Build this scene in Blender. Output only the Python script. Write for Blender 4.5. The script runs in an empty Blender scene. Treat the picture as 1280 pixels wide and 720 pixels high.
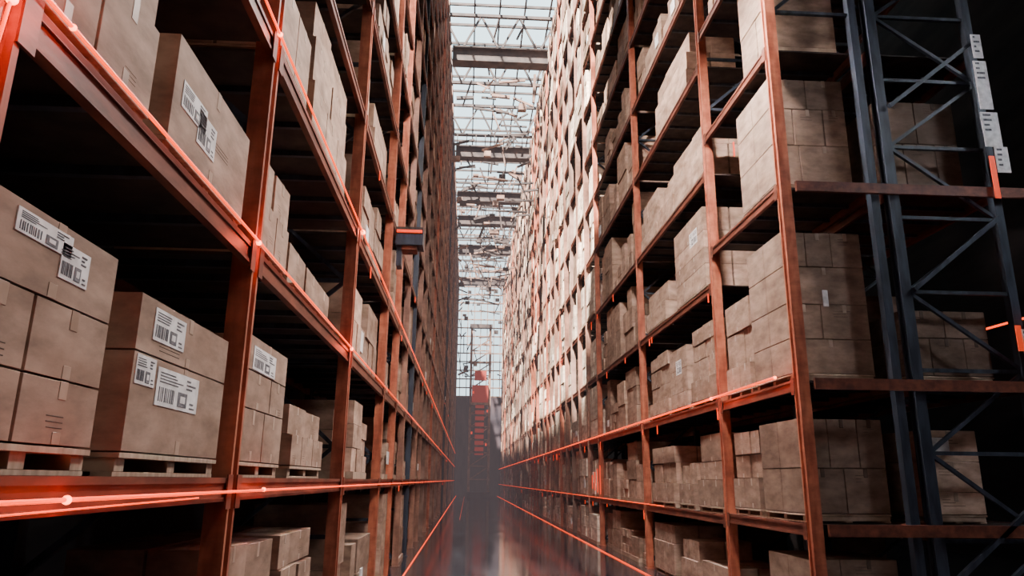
import bpy, math, random
from mathutils import Matrix, Vector
R = random.Random(7)
OFF = 2.0   # camera height above floor; z below is relative to eye level
scene = bpy.context.scene

# ---------------------------------------------------------------- materials
def new_mat(name):
    m = bpy.data.materials.new(name); m.use_nodes = True
    nt = m.node_tree; b = nt.nodes['Principled BSDF']
    return m, nt, b
def noise_mat(name, c1, c2, scale=(1,1,1), nscale=6, rough=.6, metal=0, bump=.0, tint=False, spec=.3, detail=6, grime=0):
    m, nt, b = new_mat(name)
    N, L = nt.nodes, nt.links
    tc = N.new('ShaderNodeTexCoord'); mp = N.new('ShaderNodeMapping'); mp.inputs['Scale'].default_value = scale
    nz = N.new('ShaderNodeTexNoise'); nz.inputs['Scale'].default_value = nscale; nz.inputs['Detail'].default_value = detail
    cr = N.new('ShaderNodeValToRGB'); cr.color_ramp.elements[0].position = .35; cr.color_ramp.elements[1].position = .68
    cr.color_ramp.elements[0].color = (*c1, 1); cr.color_ramp.elements[1].color = (*c2, 1)
    L.new(tc.outputs['Object'], mp.inputs[0]); L.new(mp.outputs[0], nz.inputs['Vector']); L.new(nz.outputs['Fac'], cr.inputs[0])
    out = cr.outputs[0]
    if grime:
        m2 = N.new('ShaderNodeMapping'); m2.inputs['Scale'].default_value=(1.5,1.1,3.2); m2.inputs['Rotation'].default_value=(.7,0,0)
        n2 = N.new('ShaderNodeTexNoise'); n2.inputs['Scale'].default_value=2.6; n2.inputs['Detail'].default_value=9; n2.inputs['Roughness'].default_value=.65
        L.new(tc.outputs['Object'], m2.inputs[0]); L.new(m2.outputs[0], n2.inputs['Vector'])
        r2 = N.new('ShaderNodeMapRange'); r2.inputs['From Min'].default_value=.35; r2.inputs['From Max'].default_value=.6
        r2.inputs['To Min'].default_value=1-grime; r2.inputs['To Max'].default_value=1.06
        L.new(n2.outputs['Fac'], r2.inputs[0])
        v2 = N.new('ShaderNodeVectorMath'); v2.operation='SCALE'
        L.new(out, v2.inputs[0]); L.new(r2.outputs[0], v2.inputs['Scale']); out=v2.outputs[0]
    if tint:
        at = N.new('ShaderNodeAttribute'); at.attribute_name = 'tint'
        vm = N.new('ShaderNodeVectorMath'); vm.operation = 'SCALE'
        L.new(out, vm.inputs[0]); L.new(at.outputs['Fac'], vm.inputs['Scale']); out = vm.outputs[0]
    L.new(out, b.inputs['Base Color'])
    b.inputs['Roughness'].default_value = rough; b.inputs['Metallic'].default_value = metal
    b.inputs['Specular IOR Level'].default_value = spec
    if bump:
        bp = N.new('ShaderNodeBump'); bp.inputs['Strength'].default_value = bump; bp.inputs['Distance'].default_value = .02
        L.new(nz.outputs['Fac'], bp.inputs['Height']); L.new(bp.outputs[0], b.inputs['Normal'])
    return m
def emit_mat(name, col, s, base=None):
    m, nt, b = new_mat(name)
    b.inputs['Base Color'].default_value = (*(base or col), 1)
    b.inputs['Emission Color'].default_value = (*col, 1); b.inputs['Emission Strength'].default_value = s
    return m
M = {}
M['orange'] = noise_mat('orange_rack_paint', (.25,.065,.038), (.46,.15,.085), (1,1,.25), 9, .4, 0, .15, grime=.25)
M['dull']   = noise_mat('hazed_rack_paint', (.15,.075,.055), (.34,.17,.12), (1,1,.25), 5, .5, 0, .1, grime=.25)  # orange greyed so far posts carry distance haze in their colour
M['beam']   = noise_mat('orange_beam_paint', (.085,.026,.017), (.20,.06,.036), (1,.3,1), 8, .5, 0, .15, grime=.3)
M['navy']   = noise_mat('navy_rack_paint', (.014,.018,.028), (.042,.052,.075), (1,1,.2), 9, .5, 0, .1)
M['deck']   = noise_mat('dark_deck_steel', (.014,.009,.009), (.045,.03,.027), (1,1,1), 5, .7)
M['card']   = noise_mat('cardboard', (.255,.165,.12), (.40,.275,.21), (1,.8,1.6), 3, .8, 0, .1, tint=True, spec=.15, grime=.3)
M['pale']   = noise_mat('painted_sunlit_cardboard', (.46,.36,.285), (.74,.62,.51), (1,.6,2.6), 3, .8, 0, .05, tint=True, spec=.15)  # cream sunlit look put into the colour of the far right boxes
M['tape']   = noise_mat('packing_tape', (.27,.19,.14), (.40,.29,.225), (1,1,1), 6, .4)
M['seam']   = noise_mat('cardboard_seam', (.06,.04,.03), (.10,.065,.05), (1,1,1), 8, .9)
M['wood']   = noise_mat('pallet_wood', (.26,.18,.13), (.42,.31,.23), (1,4,1), 6, .8, 0, .2)
M['label']  = noise_mat('label_paper', (.55,.53,.53), (.80,.78,.78), (1,1,1), 12, .7)
M['ink']    = noise_mat('label_ink', (.06,.06,.07), (.2,.2,.22), (1,1,1), 30, .7)
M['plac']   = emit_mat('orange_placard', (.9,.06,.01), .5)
M['laser']  = emit_mat('red_laser', (1.0,.05,.0), 3.2, (.3,.02,.01))
M['faint']  = emit_mat('red_floor_glow', (1.0,.05,.0), .6, (.3,.02,.01))  # emissive red standing in for reflected glow on the floor
M['node']   = emit_mat('red_beacon', (1.0,.16,.05), 9)
M['dot']    = emit_mat('red_indicator', (1.0,.04,.0), 1.5, (.3,.02,.01))
M['steel']  = noise_mat('dark_truss_steel', (.020,.016,.018), (.075,.055,.052), (1,1,1), 2, .7)
M['rust']   = noise_mat('rusty_conduit', (.13,.075,.06), (.30,.19,.15), (1,1,1), 2, .7)
M['wall']   = noise_mat('dark_wall_panel', (.014,.010,.011), (.04,.03,.03), (1,.2,1), 1.5, .85)
M['far']    = noise_mat('end_wall_panel', (.018,.018,.028), (.07,.05,.06), (1,1,.3), 1.2, .8)
M['door']   = emit_mat('red_signal_panel', (.7,.03,.015), .28, (.25,.03,.02))

m, nt, b = new_mat('polished_dark_floor'); N, L = nt.nodes, nt.links
tc = N.new('ShaderNodeTexCoord'); nz = N.new('ShaderNodeTexNoise'); nz.inputs['Scale'].default_value = .9; nz.inputs['Detail'].default_value = 8
mp = N.new('ShaderNodeMapping'); mp.inputs['Scale'].default_value = (2.5,.35,1)
L.new(tc.outputs['Object'], mp.inputs[0]); L.new(mp.outputs[0], nz.inputs['Vector'])
cr = N.new('ShaderNodeValToRGB'); cr.color_ramp.elements[0].color=(.022,.02,.026,1); cr.color_ramp.elements[1].color=(.075,.06,.068,1)
cr.color_ramp.elements[0].position=.35; cr.color_ramp.elements[1].position=.7
L.new(nz.outputs['Fac'], cr.inputs[0]); L.new(cr.outputs[0], b.inputs['Base Color'])
mr = N.new('ShaderNodeMapRange'); mr.inputs['To Min'].default_value=.02; mr.inputs['To Max'].default_value=.18
L.new(nz.outputs['Fac'], mr.inputs[0]); L.new(mr.outputs[0], b.inputs['Roughness'])
b.inputs['Specular IOR Level'].default_value=.8
M['floor'] = m

m = bpy.data.materials.new('emissive_haze'); m.use_nodes=True; nt=m.node_tree; nt.nodes.clear()
o_=nt.nodes.new('ShaderNodeOutputMaterial'); ab=nt.nodes.new('ShaderNodeVolumeAbsorption'); em=nt.nodes.new('ShaderNodeEmission'); ad=nt.nodes.new('ShaderNodeAddShader')
ab.inputs['Color'].default_value=(0,0,0,1); ab.inputs['Density'].default_value=.007
em.inputs['Color'].default_value=(.56,.44,.47,1); em.inputs['Strength'].default_value=.0025  # haze glow is emitted by the volume, in place of scattered light
nt.links.new(ab.outputs[0],ad.inputs[0]); nt.links.new(em.outputs[0],ad.inputs[1]); nt.links.new(ad.outputs[0],o_.inputs['Volume'])
M['haze']=m

# ---------------------------------------------------------------- mesh builder
class MB:
    def __init__(s): s.v=[]; s.f=[]; s.m=[]; s.t=[]; s.slots=[]
    def slot(s, k):
        if k not in s.slots: s.slots.append(k)
        return s.slots.index(k)
    def hexa(s, c, mat, tint=1.0):
        i=len(s.v); s.v += c
        for q in ((0,3,2,1),(4,5,6,7),(0,1,5,4),(1,2,6,5),(2,3,7,6),(3,0,4,7)):
            s.f.append(tuple(i+k for k in q)); s.m.append(s.slot(mat)); s.t.append(tint)
    def box(s, x0,x1,y0,y1,z0,z1, mat, tint=1.0):
        if x0>x1: x0,x1=x1,x0
        if y0>y1: y0,y1=y1,y0
        if z0>z1: z0,z1=z1,z0
        z0+=OFF; z1+=OFF
        s.hexa([(x0,y0,z0),(x1,y0,z0),(x1,y1,z0),(x0,y1,z0),(x0,y0,z1),(x1,y0,z1),(x1,y1,z1),(x0,y1,z1)], mat, tint)
    def rot(s, i0, cx, cy, a):
        c,n=math.cos(a),math.sin(a)
        for i in range(i0,len(s.v)):
            x,y,z=s.v[i]; x-=cx; y-=cy; s.v[i]=(cx+x*c-y*n, cy+x*n+y*c, z)
    def bar(s, p, q, w, mat, h=None):
        h = h or w
        p=Vector(p)+Vector((0,0,OFF)); q=Vector(q)+Vector((0,0,OFF)); d=(q-p).normalized()
        up = Vector((0,0,1)) if abs(d.z)<.95 else Vector((1,0,0))
        a=d.cross(up).normalized()*w/2; c=a.cross(d).normalized()*h/2
        s.hexa([tuple(x) for x in (p-a-c,p+a-c,q+a-c,q-a-c,p-a+c,p+a+c,q+a+c,q-a+c)], mat)
    def build(s, name, bevel=0, parent=None):
        me=bpy.data.meshes.new(name); me.from_pydata(s.v,[],s.f)
        for k in s.slots: me.materials.append(M[k])
        me.polygons.foreach_set('material_index', s.m)
        at=me.attributes.new('tint','FLOAT','FACE'); at.data.foreach_set('value', s.t)
        me.update()
        import bmesh
        bm=bmesh.new(); bm.from_mesh(me); bmesh.ops.recalc_face_normals(bm, faces=bm.faces); bm.to_mesh(me); bm.free()
        o=bpy.data.objects.new(name, me); scene.collection.objects.link(o)
        if bevel:
            md=o.modifiers.new('bevel','BEVEL'); md.width=bevel; md.segments=1; md.limit_method='ANGLE'
        if parent: o.parent=parent
        return o

# ---------------------------------------------------------------- racks
LX, RX = -1.6, 4.4
TOP = 26.0
def post(mb, side, xf, y, z0, z1, mat='orange', out=.03):
    a = xf - side*out; bx = xf + side*.12
    mb.box(a, bx, y-.08, y-.045, z0, z1, mat)
    mb.box(a, bx, y+.045, y+.08, z0, z1, mat)
    mb.box(a+side*.03, a+side*.06, y-.045, y+.045, z0, z1, mat)
    mb.box(xf-side*.06, xf+side*.15, y-.12, y+.12, z0, z0+.02, mat)
def rack(name, side, xf, posts, levels_of, top, depth=1.35, front='orange', back='navy', lod=30, nobrace=0, farmats=None, farfrom=1e9, farout=.03):
    mb=MB(); xb=xf+side*depth
    for i,y in enumerate(posts):
        far = y>farfrom
        fm = R.choice(farmats) if far else front
        post(mb, side, xf, y, -2.0, top, fm, farout if far else .03)
        mb.box(xb-.06, xb+.06, y-.06, y+.06, -2.0, top, back)
        z=-1.8; k=0
        hmax = top if y<lod else -5
        while z+1.1 < hmax:
            if not (i<nobrace and z<6):
                pa,pb = (xf+side*.1, y, z),(xb, y, z+1.1)
                if k%2: pa,pb=(xb,y,z),(xf+side*.1,y,z+1.1)
                mb.bar(pa,pb,.05,back)
                mb.bar((xf+side*.1,y,z),(xb,y,z),.05,back)
            z+=1.1; k+=1
        if i+1<len(posts):
            y1=posts[i+1]
            for z in levels_of(i):
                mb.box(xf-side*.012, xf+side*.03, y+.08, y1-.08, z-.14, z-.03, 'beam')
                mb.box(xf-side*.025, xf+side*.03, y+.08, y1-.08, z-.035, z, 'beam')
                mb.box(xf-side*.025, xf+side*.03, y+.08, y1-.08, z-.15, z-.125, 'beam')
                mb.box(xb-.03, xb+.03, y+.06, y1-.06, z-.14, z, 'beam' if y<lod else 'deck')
                mb.box(xf+side*.04, xb-side*.04, y+.07, y1-.07, z-.035, z-.01, 'deck')
                if y<lod:
                    mb.box(xf-side*.04, xf-side*.03, y+.05, y+.15, z-.2, z+.02, 'beam')
                    mb.box(xf-side*.04, xf-side*.03, y1-.15, y1-.05, z-.2, z+.02, 'beam')
                    n=max(2,int((y1-y)/.6))
                    for j in range(1,n):
                        yy=y+(y1-y)*j/n
                        mb.box(xf+side*.04, xb-side*.04, yy-.025, yy+.025, z-.09, z-.035, 'navy')
    return mb.build(name)

lposts=[-6.6,-2.2,2.24,5.22,9.7,13.8]+[13.8+2.4*k for k in range(1,35)]
rposts=[9.54,12.6,18.4,24.7]+[24.7+2.0*k for k in range(1,37)]
llev=[0,1.63,3.33,5.1]
while llev[-1]<24: llev.append(llev[-1]+1.8)
rlev=[-.53,1.4,3.5,5.7,8.0]
while rlev[-1]<24: rlev.append(rlev[-1]+2.1)
r1lev=[-.5,1.35,4.15,6.4,8.6]
while r1lev[-1]<24: r1lev.append(r1lev[-1]+2.2)
rack('pallet_rack', -1, LX, lposts, lambda i: llev, TOP, farmats=('dull','dull','orange','navy','rust'), farfrom=15)
rack('pallet_rack', 1, RX, rposts, lambda i: r1lev if i==0 else rlev, TOP, nobrace=2, farmats=('orange','dull','dull','rust'), farfrom=25, farout=.07)
bposts=[9.54,12.6,16.5,20.5,24.5,28.5,32.5]
rack('pallet_rack', 1, 5.98, bposts, lambda i: r1lev, 14.0, depth=1.6, front='navy')

# ---------------------------------------------------------------- boxes
def pallet(mb, x0,x1,y0,y1,z):
    if x0>x1: x0,x1=x1,x0
    mb.box(x0,x1,y0,y1,z+.085,z+.11,'wood')
    n=3
    for i in range(n):
        yy=y0+.06+(y1-y0-.12)*i/(n-1)
        mb.box(x0+.02,x1-.02,yy-.05,yy+.05,z+.022,z+.085,'wood')
    for i in range(3):
        xx=x0+.07+(x1-x0-.14)*i/2
        mb.box(xx-.05,xx+.05,y0,y1,z,z+.022,'wood')
def carton(mb, side, xf, depth, y0,y1,z0,z1, tint=None, detail=True, ang=0):
    g=.006; i0=len(mb.v)
    t = tint or R.uniform(.8,1.12)
    xb=xf+side*depth
    mb.box(xf,xb,y0+g,y1-g,z0+.003,z1-g,'card',t)
    if detail:
        ym=(y0+y1)/2; w=y1-y0; h=z1-z0
        e=.002
        tw=.03
        mb.box(xf-side*e, xf+side*.01, ym-tw, ym+tw, z1-min(.12,h*.3), z1-g+e,'tape')
        mb.box(xf-side*e, xf+side*.01, ym-tw, ym+tw, z0+.004, z0+min(.08,h*.2),'tape')
        mb.box(xf,xb,ym-tw,ym+tw,z1-g-.01,z1-g+e,'tape')
        if R.random()<.6:
            s0=y0+w*R.uniform(.08,.6); zz=z0+h*R.uniform(.15,.5)
            for k in range(3):
                mb.box(xf-side*.001,xf+side*.005,s0+.02*k*R.random(),s0+w*.22,zz-.022*k,zz-.022*k+.005,'seam')
    if ang: mb.rot(i0,(xf+xb)/2,(y0+y1)/2,ang)
def label(mb, side, xf, y0,y1,z0,z1):
    e=.004
    mb.box(xf-side*e,xf+side*.002,y0,y1,z0,z1,'label')
    e2=.006; w=y1-y0; h=z1-z0
    def ink(a,b_,c,d): mb.box(xf-side*e2,xf-side*.002,y0+w*a,y0+w*b_,z0+h*c,z0+h*d,'ink')
    p=.06
    while p<.42:
        q=p+R.uniform(.008,.03); ink(p,min(q,.45),.12,.5); p=q+R.uniform(.01,.03)
    ink(.5,.72,.1,.5); mb.box(xf-side*.007,xf-side*.002,y0+w*.55,y0+w*.67,z0+h*.2,z0+h*.4,'label')
    for k in range(4):
        ink(.06,R.uniform(.3,.6),.86-.08*k,.89-.08*k)
    for k in range(3): ink(.68,R.uniform(.78,.93),.84-.11*k,.89-.11*k)
    ink(.8,.93,.1,.14); ink(.8,.9,.22,.27)
def load(side, xf, y0, y1, z, rows, depth=1.1, labels=(), name='pallet_of_boxes', back=True, extra=()):
    mb=MB(); pallet(mb, xf, xf+side*depth, y0, y1, z)
    for (a,b_,sp,ins,t) in rows:
        cuts=[0]+list(sp)+[1]
        for i in range(len(cuts)-1):
            ya=y0+(y1-y0)*cuts[i]; yb=y0+(y1-y0)*cuts[i+1]
            jx=ins+(R.uniform(0,.03) if ins else 0)
            half=(depth-ins)/2
            tt=t*R.uniform(.93,1.07)
            ang=R.uniform(-.035,.035) if (ins and not labels) else 0
            carton(mb,side,xf+side*jx,half-.035,ya+.004,yb-.004,a,b_-(R.uniform(0,.035) if ins and i%2 else 0),tt,ang=ang)
            if back: carton(mb,side,xf+side*(ins+half),half-.01,ya,yb,a,b_,tt*.95,False)
    for (ya,yb,a,b_,x0_,x1_) in extra:
        carton(mb,side,xf+side*x0_,x1_-x0_,ya,yb,a,b_,.85,ang=R.uniform(-.06,.06))
    for l in labels:
        y_a,y_b,z_a,z_b,ins=l
        label(mb,side,xf+side*ins,y_a,y_b,z_a,z_b)
    return mb.build(name, bevel=.007)

P=.115
fx=LX-.02
load(-1,fx,2.36,3.33,0,[(P,.37,[.4],0,.95),(.37,.66,[.4],0,1.0),(.66,.97,[],0,.98)],labels=[(2.55,2.93,.845,.935,0),(2.86,3.08,.755,.90,0)])
load(-1,fx,3.6,4.97,0,[(P,.60,[],0,.93),(.60,.89,[],0,.95)],labels=[(3.64,3.87,.44,.585,0),(3.9,4.5,.36,.56,0),(3.78,4.2,.68,.85,0)],
     extra=[(3.75,4.2,.89,1.12,.5,1.05),(4.25,4.9,.89,1.05,.35,.9)])
load(-1,fx,2.40,3.40,1.63,[(1.63+P,2.2,[.45],0,1.1),(2.2,2.55,[.55],.02,1.15),(2.55,2.95,[.4],.05,1.05)])
load(-1,fx,3.62,4.95,1.63,[(1.63+P,2.36,[],0,1.05)],labels=[(3.74,4.12,1.98,2.14,0),(4.0,4.3,1.89,2.1,0)])
load(-1,fx,5.42,6.6,0,[(P,.5,[.5],0,.95),(.5,.78,[.6],0,.95),(.78,1.04,[],0,1)],labels=[(5.55,6.2,.79,.97,0)])
load(-1,fx,7.0,8.5,0,[(P,.4,[.3,.65],0,.9),(.4,.68,[.5],.03,.9)],extra=[(7.2,7.8,.68,.9,.4,1.0)])
load(-1,fx,5.42,6.25,1.63,[(1.63+P,2.1,[.5],0,1.2),(2.1,2.48,[.45],.02,1.25)])
load(-1,fx,6.6,8.8,1.63,[(1.63+P,2.14,[.35,.7],.08,.9)])
load(-1,fx,5.42,6.45,3.33,[(3.33+P,4.1,[.5],0,1.1)])
load(-1,fx,6.7,8.7,3.33,[(3.33+P,3.9,[.35,.68],0,1.1),(3.9,4.4,[.5],.01,1.1),(4.4,4.8,[.4],.03,1.1)])
load(-1,fx,5.45,6.9,-2,[(-2+P,-1.4,[.4],0,.8),(-1.4,-.95,[.5],.02,.85),(-.95,-.48,[.45],.05,.9)])
load(-1,fx,7.1,8.5,-2,[(-2+P,-1.3,[.4],0,.8),(-1.3,-.8,[.5],.02,.85),(-.8,-.5,[.3],.05,.9)])
rx=RX+.04
def fl(side,xf,y0,y1,z,h,n,t,labels=()):
    rows=[]; zz=z+P
    hs=[R.uniform(.7,1.3) for _ in range(n)]; sm=sum(hs)
    for k in range(n):
        z2=zz+(h-P)*hs[k]/sm
        rows.append((zz,z2,[R.uniform(.3,.7)] if k<n-1 or R.random()<.5 else [],R.uniform(0.005,.07) if (k and not labels) else 0,t*R.uniform(.86,1.14))); zz=z2
    load(side,xf,y0,y1,z,rows,labels=labels)
def end_load(x0,x1,y0,y1,z,rows,t,lab=None):
    mb=MB(); pallet(mb,x0,x1,y0,y1,z)
    for (a,b_,xs) in rows:
        cuts=[0]+xs+[1]
        for i in range(len(cuts)-1):
            xa=x0+(x1-x0)*cuts[i]; xb=x0+(x1-x0)*cuts[i+1]
            for (ya,yb) in ((y0,(y0+y1)/2),((y0+y1)/2,y1)):
                mb.box(xa+.004,xb-.004,ya+.004,yb-.004,a+.003,b_-.004,'card',t*R.uniform(.92,1.08))
            mb.box((xa+xb)/2-.03,(xa+xb)/2+.03,y0-.001,y0+.02,b_-.12,b_-.003,'tape' if t>.8 else 'seam')
            if R.random()<.5:
                for k in range(3):
                    mb.box(xa+.25*(xb-xa),xa+R.uniform(.4,.7)*(xb-xa),y0+.001,y0+.02,b_-.1-.04*k,b_-.088-.04*k,'seam')
    if lab:
        xa,xb,za,zb=lab
        mb.box(xa,xb,y0-.004,y0+.01,za,zb,'label')
    return mb.build('pallet_of_boxes',bevel=.007)
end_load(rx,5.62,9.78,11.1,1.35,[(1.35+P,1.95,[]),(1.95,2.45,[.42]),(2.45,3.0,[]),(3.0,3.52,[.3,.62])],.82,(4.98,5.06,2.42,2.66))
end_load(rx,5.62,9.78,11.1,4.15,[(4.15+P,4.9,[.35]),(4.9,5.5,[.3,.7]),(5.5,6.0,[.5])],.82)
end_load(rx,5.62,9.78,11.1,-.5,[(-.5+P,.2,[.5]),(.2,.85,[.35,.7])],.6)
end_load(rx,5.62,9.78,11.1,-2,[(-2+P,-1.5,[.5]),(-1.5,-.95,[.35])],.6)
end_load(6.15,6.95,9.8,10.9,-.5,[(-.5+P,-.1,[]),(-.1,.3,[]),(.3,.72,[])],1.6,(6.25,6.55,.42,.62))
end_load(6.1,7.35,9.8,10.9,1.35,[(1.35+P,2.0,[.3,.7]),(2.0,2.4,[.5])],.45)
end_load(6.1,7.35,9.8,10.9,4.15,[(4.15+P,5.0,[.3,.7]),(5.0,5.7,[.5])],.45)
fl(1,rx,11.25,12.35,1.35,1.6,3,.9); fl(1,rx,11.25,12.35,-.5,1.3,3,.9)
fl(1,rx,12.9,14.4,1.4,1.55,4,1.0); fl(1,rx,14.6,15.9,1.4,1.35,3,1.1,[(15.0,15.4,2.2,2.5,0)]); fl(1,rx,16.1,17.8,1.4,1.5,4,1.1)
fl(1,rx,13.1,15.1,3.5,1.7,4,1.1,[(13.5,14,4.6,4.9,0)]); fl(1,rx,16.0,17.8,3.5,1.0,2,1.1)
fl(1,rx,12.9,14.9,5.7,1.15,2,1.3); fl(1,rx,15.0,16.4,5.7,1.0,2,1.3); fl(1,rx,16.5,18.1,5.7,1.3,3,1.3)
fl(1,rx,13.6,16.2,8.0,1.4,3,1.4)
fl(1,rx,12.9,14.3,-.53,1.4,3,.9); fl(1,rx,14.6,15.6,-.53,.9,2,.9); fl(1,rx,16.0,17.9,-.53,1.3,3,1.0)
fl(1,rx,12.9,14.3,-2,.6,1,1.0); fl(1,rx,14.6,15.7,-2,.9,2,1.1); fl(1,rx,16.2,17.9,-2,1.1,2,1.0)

def mass(side, xf, posts, levels, skip, top, depth=1.0, tb=1.0, fill=.9, pale=None):
    mb=MB()
    for i in range(len(posts)-1):
        lv=[-2]+levels
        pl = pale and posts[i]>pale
        for j,z in enumerate(lv):
            if skip(i,j): continue
            zt=lv[j+1] if j+1<len(lv) else z+1.7
            cl=zt-z-.2
            y=posts[i]+.14; yend=posts[i+1]-.14
            while y<yend-.6:
                w=min(R.uniform(.95,1.4), yend-y)
                if yend-(y+w)<.6: w=yend-y
                if R.random()<(.97 if pl else fill):
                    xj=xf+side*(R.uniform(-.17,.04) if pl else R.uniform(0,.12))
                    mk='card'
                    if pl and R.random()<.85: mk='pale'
                    mb.box(xj,xj+side*depth,y,y+w-.06,z,z+.1,'wood')
                    h=cl*(R.uniform(.7,1.0) if pl else R.uniform(.45,.98)); n=R.choice((2,2,3,3)); zz=z+.1
                    t0=tb*R.choice((.8,.9,1,1.1,1.3))
                    for k in range(n):
                        z2=z+.1+(h-.1)*(k+1)/n
                        c=R.choice((1,2,2,3)); 
                        for q in range(c):
                            if k==n-1 and c>1 and R.random()<.25: continue
                            xx=xj+side*R.uniform(0,.05)
                            mb.box(xx,xj+side*depth,y+(w-.08)*q/c,y+(w-.08)*(q+1)/c-.012,zz+.004,z2-.006,mk,t0*R.uniform(.8,1.2))
                        zz=z2
                    if R.random()<.2:
                        mb.box(xj-side*.02,xj,y+.2,y+.2+R.uniform(.2,.4),z+.3,z+.3+R.uniform(.2,.35),'label')
                y+=w+.05
    return mb.build('stacked_cardboard_boxes')
def skl(i,j):
    y=lposts[i]
    if y==2.24: return j<=2
    if y==5.22: return j<=3
    return False
mass(-1,fx,lposts,llev,skl,TOP)
mass(1,rx,rposts[:2],r1lev,lambda i,j:j<=3,TOP)
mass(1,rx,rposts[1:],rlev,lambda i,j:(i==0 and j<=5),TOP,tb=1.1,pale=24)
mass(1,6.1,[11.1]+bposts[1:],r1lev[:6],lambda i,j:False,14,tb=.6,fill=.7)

mb=MB()
for z in r1lev[:3]:
    mb.box(4.56,9.4,9.38,9.43,z-.15,z,'beam')
mb.box(9.32,9.45,9.45,9.58,-2,14,'navy')
for z in (-1.2,2.6,5.4):
    mb.bar((6.1,9.41,z),(7.5,9.41,z+1.1),.06,'navy')
mb.build('rack_end_frame')
mb=MB()
for (za,zb,xa,xb,k) in ((5.35,6.15,7.42,7.62,'label'),(4.75,5.3,7.40,7.66,'label'),(4.35,4.75,7.52,7.72,'label'),(3.95,4.6,7.42,7.5,'plac'),(6.2,6.6,7.45,7.6,'label'),(1.55,2.05,7.45,7.75,'label'),(1.75,2.1,7.38,7.46,'plac')):
    mb.box(xa,xb,9.30,9.312,za,zb,k)
    if k=='label':
        for q in range(4): mb.box(xa+.03,xa+(xb-xa)*R.uniform(.4,.85),9.294,9.302,zb-.06-.08*q,zb-.03-.08*q,'ink')
mb.build('rack_label_placards')

# ---------------------------------------------------------------- shell
def slab(name,x0,x1,y0,y1,z0,z1,k):
    mb=MB(); mb.box(x0,x1,y0,y1,z0,z1,k); return mb.build(name)
YE=101; YO=14
slab('floor',-5,15,-8,YE+1,-2.2,-2.0,'floor')
slab('wall_left',-5.2,-5,-8,YE+1,-2.2,30,'wall')
slab('wall_right',15,15.2,-8,YE+1,-2.2,30,'wall')
slab('wall_back',-5.2,15.2,-8.2,-8,-2.2,30,'wall')
mb=MB()
mb.box(-5.2,15.2,YE,YE+.3,-2,11,'far')
mb.box(-5.2,-3.2,YE,YE+.3,11,30,'far'); mb.box(6,15.2,YE,YE+.3,11,30,'far')
mb.build('wall_far')
mb=MB()
x=-3.1
while x<6.0: mb.box(x-.05,x+.05,YE+.05,YE+.25,11,30,'rust'); x+=.92
z=11.1
while z<30: mb.box(-3.2,6,YE+.02,YE+.2,z-.08,z+.08,'rust'); z+=1.2
mb.build('window_1')
# stacker crane parked at the far end
mb=MB()
yc=93
mb.box(-.2,3.0,yc-1.2,yc+1.2,-2.0,-1.4,'far')
for xm in (.1,2.5):
    mb.box(xm,xm+.3,yc-.2,yc+.2,-1.4,19,'rust')
z=0
while z<17:
    mb.bar((.25,yc,z),(2.65,yc,z+1.6),.14,'rust'); mb.box(.4,2.5,yc-.06,yc+.06,z,z+.14,'rust'); z+=1.6
mb.box(.42,2.48,yc-.6,yc-.2,9.4,11.6,'door'); mb.box(.3,2.6,yc-.7,yc+.2,9.1,9.4,'rust')
mb.box(.9,2.0,yc-.6,yc-.2,3.0,9.1,'door')
for q in range(8): mb.box(.8,2.1,yc-.66,yc-.6,3.2+.75*q,3.45+.75*q,'steel')
mb.box(.7,2.2,yc-.6,yc-.2,12.2,13.4,'door')
mb.box(0,2.9,yc-.4,yc+.4,19,19.5,'steel')
for (x,z) in ((.5,10.5),(2.3,8.2),(.4,5.5),(2.2,4.1)):
    mb.box(x,x+.18,yc-.74,yc-.7,z,z+.3,'dot')
mb.build('stacker_crane')
mb=MB()
mb.box(-5.2,15.2,-8.2,YO,30,30.3,'wall'); mb.box(-5.2,-3.6,YO,YE+.3,30,30.3,'wall'); mb.box(6.4,15.2,YO,YE+.3,30,30.3,'wall')  # unseen near part kept opaque to hold the sun off the near racks
mb.build('ceiling')
mb=MB()
y=YO+1
while y<YE-.5: mb.box(-3.6,6.4,y-.06,y+.06,29.8,29.97,'steel'); y+=2.2
x=-3.5
while x<6.4: mb.box(x-.05,x+.05,YO+1.2,YE-.2,29.8,29.97,'steel'); x+=1.65
mb.build('skylight_glazing_bars')
for y in (38,51,60,66,75,88):
    mb=MB()
    mb.box(-1.4,4.15,y-.3,y+.3,23.55,24.25,'steel')
    mb.box(-1.4,4.15,y-.5,y+.5,24.25,24.35,'steel'); mb.box(-1.4,4.15,y-.4,y+.4,23.45,23.55,'steel')
    if y in (51,66,88):
        mb.box(-1.4,4.15,y-.4,y-.34,25.25,25.33,'steel'); x=-1.3
        while x<4.1: mb.box(x-.03,x+.03,y-.4,y-.34,24.35,25.25,'steel'); x+=.7
    mb.build('tie_beam')
for y in (42,46,54,70,80,94):
    mb=MB()
    mb.box(-3.5,6.3,y-.1,y+.1,26.8,27.0,'steel'); mb.box(-3.5,6.3,y-.1,y+.1,29.4,29.6,'steel')
    x=-3.5; k=0
    while x<5.2:
        a,b_=(26.9,29.5) if k%2==0 else (29.5,26.9)
        mb.bar((x,y,a),(x+1.25,y,b_),.12,'steel'); x+=1.25; k+=1
    mb.build('roof_truss')
mb=MB()
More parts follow.
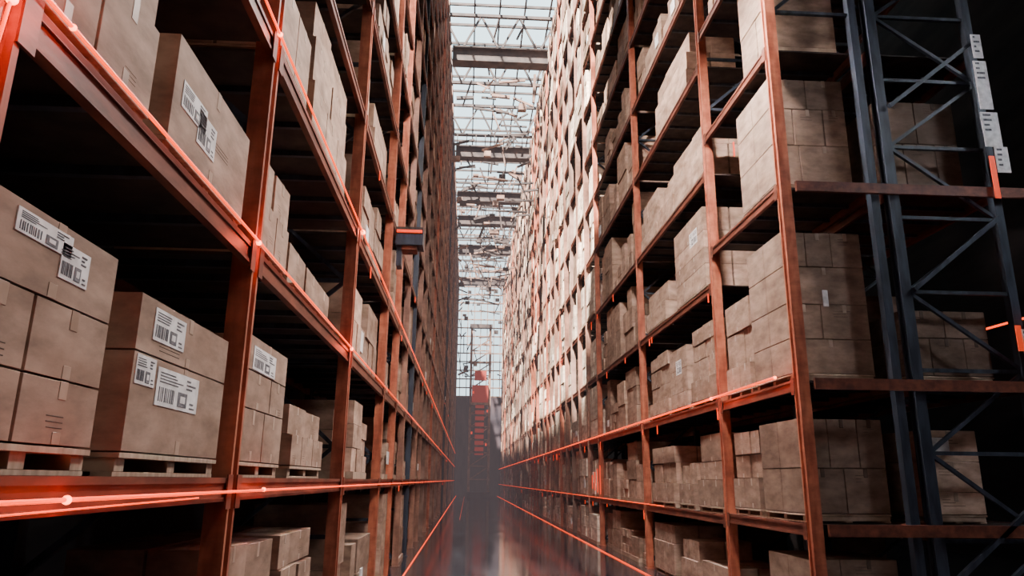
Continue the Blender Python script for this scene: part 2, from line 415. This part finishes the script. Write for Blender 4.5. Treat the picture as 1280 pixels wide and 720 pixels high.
for k in range(270):
    x=R.uniform(-1.2,4.0); y=R.uniform(42,98); z=R.uniform(18,28.5)
    if y>85: z=R.uniform(12,28)
    mk=R.choice(('steel','rust','steel'))
    t=R.random(); big=1.7 if R.random()<.15 else 1
    if t<.4: mb.bar((x,y,z),(min(4.2,max(-1.4,x+R.uniform(-.8,.8))),y+R.uniform(-.5,.5),z+R.uniform(.5,2.5)),.1*big,mk)
    elif t<.8: mb.bar((x,y,z),(min(4.2,max(-1.4,x+R.uniform(.8,2.8)*R.choice((-1,1)))),y,z+R.uniform(-.6,.6)),.13*big,mk)
    else: mb.box(x-.25*big,x+.25*big,y-.2,y+.2,z,z+R.uniform(.15,.5),mk)
mb.build('overhead_conduits')

mb=MB(); mb.box(-1.45,4.15,20,YE-.4,-1.95,29.5,'haze'); hz=mb.build('aisle_haze')

# ---------------------------------------------------------------- lasers
def laser(pts, r, nodes=(), nr=.02, mat='laser'):
    par=bpy.data.objects.new('laser_guide_line',None); scene.collection.objects.link(par)
    cu=bpy.data.curves.new('beam_tube','CURVE'); cu.dimensions='3D'; cu.bevel_depth=r; cu.bevel_resolution=2
    sp=cu.splines.new('POLY'); sp.points.add(len(pts)-1)
    for i,p in enumerate(pts): sp.points[i].co=(p[0],p[1],p[2]+OFF,1)
    cu.materials.append(M[mat]); o=bpy.data.objects.new('beam_tube',cu); scene.collection.objects.link(o); o.parent=par
    for n in nodes:
        r_=n[3] if len(n)>3 else nr
        bpy.ops.mesh.primitive_uv_sphere_add(segments=16,ring_count=8,radius=r_,location=(n[0],n[1],n[2]+OFF))
        s=bpy.context.object; s.name='beacon'; s.data.materials.append(M['node']); s.parent=par
        l=bpy.data.lights.new('beacon_glow','POINT'); l.energy=n[4] if len(n)>4 else 3; l.color=(1,.06,.02); l.shadow_soft_size=.03
        lo=bpy.data.objects.new('beacon_glow',l); scene.collection.objects.link(lo); lo.parent=par
        lo.location=(n[0]+(.09 if n[0]<2 else -.12),n[1]-.03,n[2]+OFF)
    return par
lx=LX+.055
laser([(lx,1.6,1.66),(lx,99,1.64)],.009,[(lx,2.55,1.66,.014,2),(lx,5.15,1.65,.02,5),(lx,9.6,1.65,.022,6)])
laser([(lx,3,3.37),(lx,99,3.36)],.010,[(lx,5.15,3.37,.02,5),(lx,9.9,3.37,.035,8)])
laser([(lx,1.5,-.09),(lx,99,-.07)],.009,[(lx,3.05,-.09,.018,2),(lx,5.9,-.085,.016,2)])
laser([(lx,1.5,-.14),(lx,4.5,-.115)],.004,[(lx,2.35,-.125,.012,1)])
laser([(lx,2.20,1.56),(lx,2.14,1.0)],.006,[(lx,2.20,1.53,.02,7)])
laser([(RX-.2,9.8,1.40),(RX-.2,99,1.40)],.019,[(RX-.2,9.8,1.4,.022,6),(RX-.2,12.5,1.4,.028,8)])
laser([(7.7,9.2,2.25),(7.7,12.2,2.27)],.016,[(7.7,12.2,2.27,.025)])
laser([(RX-.2,16,-.5),(RX-.2,99,-.5)],.008)
laser([(RX-.35,9,-1.985),(RX-.35,99,-1.985)],.009)
laser([(LX+.3,5,-1.985),(LX+.3,99,-1.985)],.009)  # reflection along the left floor edge, built as a glowing tube
laser([(-.3,40,-1.985),(-.2,99,-1.985)],.010,mat='faint')  # red floor reflection drawn as a weakly glowing tube
mb=MB()
for k in range(60):
    y=R.uniform(11,60)
    if R.random()<.75:
        z=R.choice(rlev[:4]); h=R.uniform(.08,.3); mb.box(RX-.045,RX-.03,y-.015,y+.015,z-.14-h,z-.14,'dot')
    else:
        z=R.choice(llev[:4]); h=R.uniform(.05,.2); mb.box(LX+.03,LX+.045,y-.01,y+.01,z-.14-h,z-.14,'dot')
for q in range(4):
    mb.box(4.30,4.33,24.2+.5*q,24.215+.5*q,-.4+.05*q,.5-.1*q,'dot')
mb.build('red_indicator_strips')
mb=MB()
mb.box(-1.52,-.98,13.9,14.35,4.5,4.8,'navy'); mb.box(-1.52,-.98,13.86,14.39,4.8,4.86,'deck'); mb.box(-1.50,-1.0,13.86,13.9,4.75,4.80,'dot'); mb.box(-1.5,-1.4,14.0,14.3,4.1,4.5,'navy'); mb.box(-1.4,-1.1,13.95,14.3,4.42,4.5,'beam')
mb.build('aisle_scanner_unit')

# ---------------------------------------------------------------- lights
def fill_lamp(x,y,z,power,col=(1,.90,.84),size=1.0):  # added fill light, out of view, with an invented shade and rod
    par=bpy.data.objects.new('added_fill_lamp',None); par.location=(x,y,z+OFF); scene.collection.objects.link(par)
    bpy.ops.mesh.primitive_cone_add(vertices=32,radius1=size*.62,radius2=.12,depth=.45,end_fill_type='NOTHING',location=(0,0,.23))
    c=bpy.context.object; c.name='shade'; c.data.materials.append(M['steel']); c.parent=par
    bpy.ops.mesh.primitive_cylinder_add(radius=.02,depth=29.9-z-.4,location=(0,0,.4+(29.9-z-.4)/2))
    c=bpy.context.object; c.name='rod'; c.data.materials.append(M['steel']); c.parent=par
    l=bpy.data.lights.new('fill_light','AREA'); l.shape='DISK'; l.size=size; l.energy=power; l.color=col
    o=bpy.data.objects.new('fill_light',l); scene.collection.objects.link(o); o.parent=par
fill_lamp(2.7,9.3,8.2,1850)
fill_lamp(.6,13.4,13.0,2600)
fill_lamp(2.2,-1.0,7.5,150)
fill_lamp(10.2,5.5,8.0,420,(.85,.92,1))  # added to brighten the placards at the right
s=bpy.data.lights.new('sun','SUN'); s.energy=85; s.angle=.02; s.color=(1,.87,.75)
o=bpy.data.objects.new('sun',s); scene.collection.objects.link(o)
d=Vector((.27,.50,-1)); o.rotation_euler=d.to_track_quat('-Z','Y').to_euler(); o.location=(0,60,40)

w=bpy.data.worlds.new('world'); scene.world=w; w.use_nodes=True
bg=w.node_tree.nodes['Background']; bg.inputs[0].default_value=(.66,.88,.96,1); bg.inputs[1].default_value=4.0

# ---------------------------------------------------------------- camera
f=914.0
dy=Vector((583-640,-(600-360),-f)).normalized()
dz=Vector((34,3471,-f)); dz=(dz-dz.dot(dy)*dy).normalized()
dx=dy.cross(dz)
Rm=Matrix((dx,dy,dz)).to_4x4()
cam=bpy.data.cameras.new('camera'); cam.sensor_width=36; cam.lens=36*f/1280; cam.clip_end=400; cam.clip_start=.05
co=bpy.data.objects.new('camera',cam); scene.collection.objects.link(co)
co.matrix_world=Matrix.Translation((0,0,OFF)) @ Rm
scene.camera=co
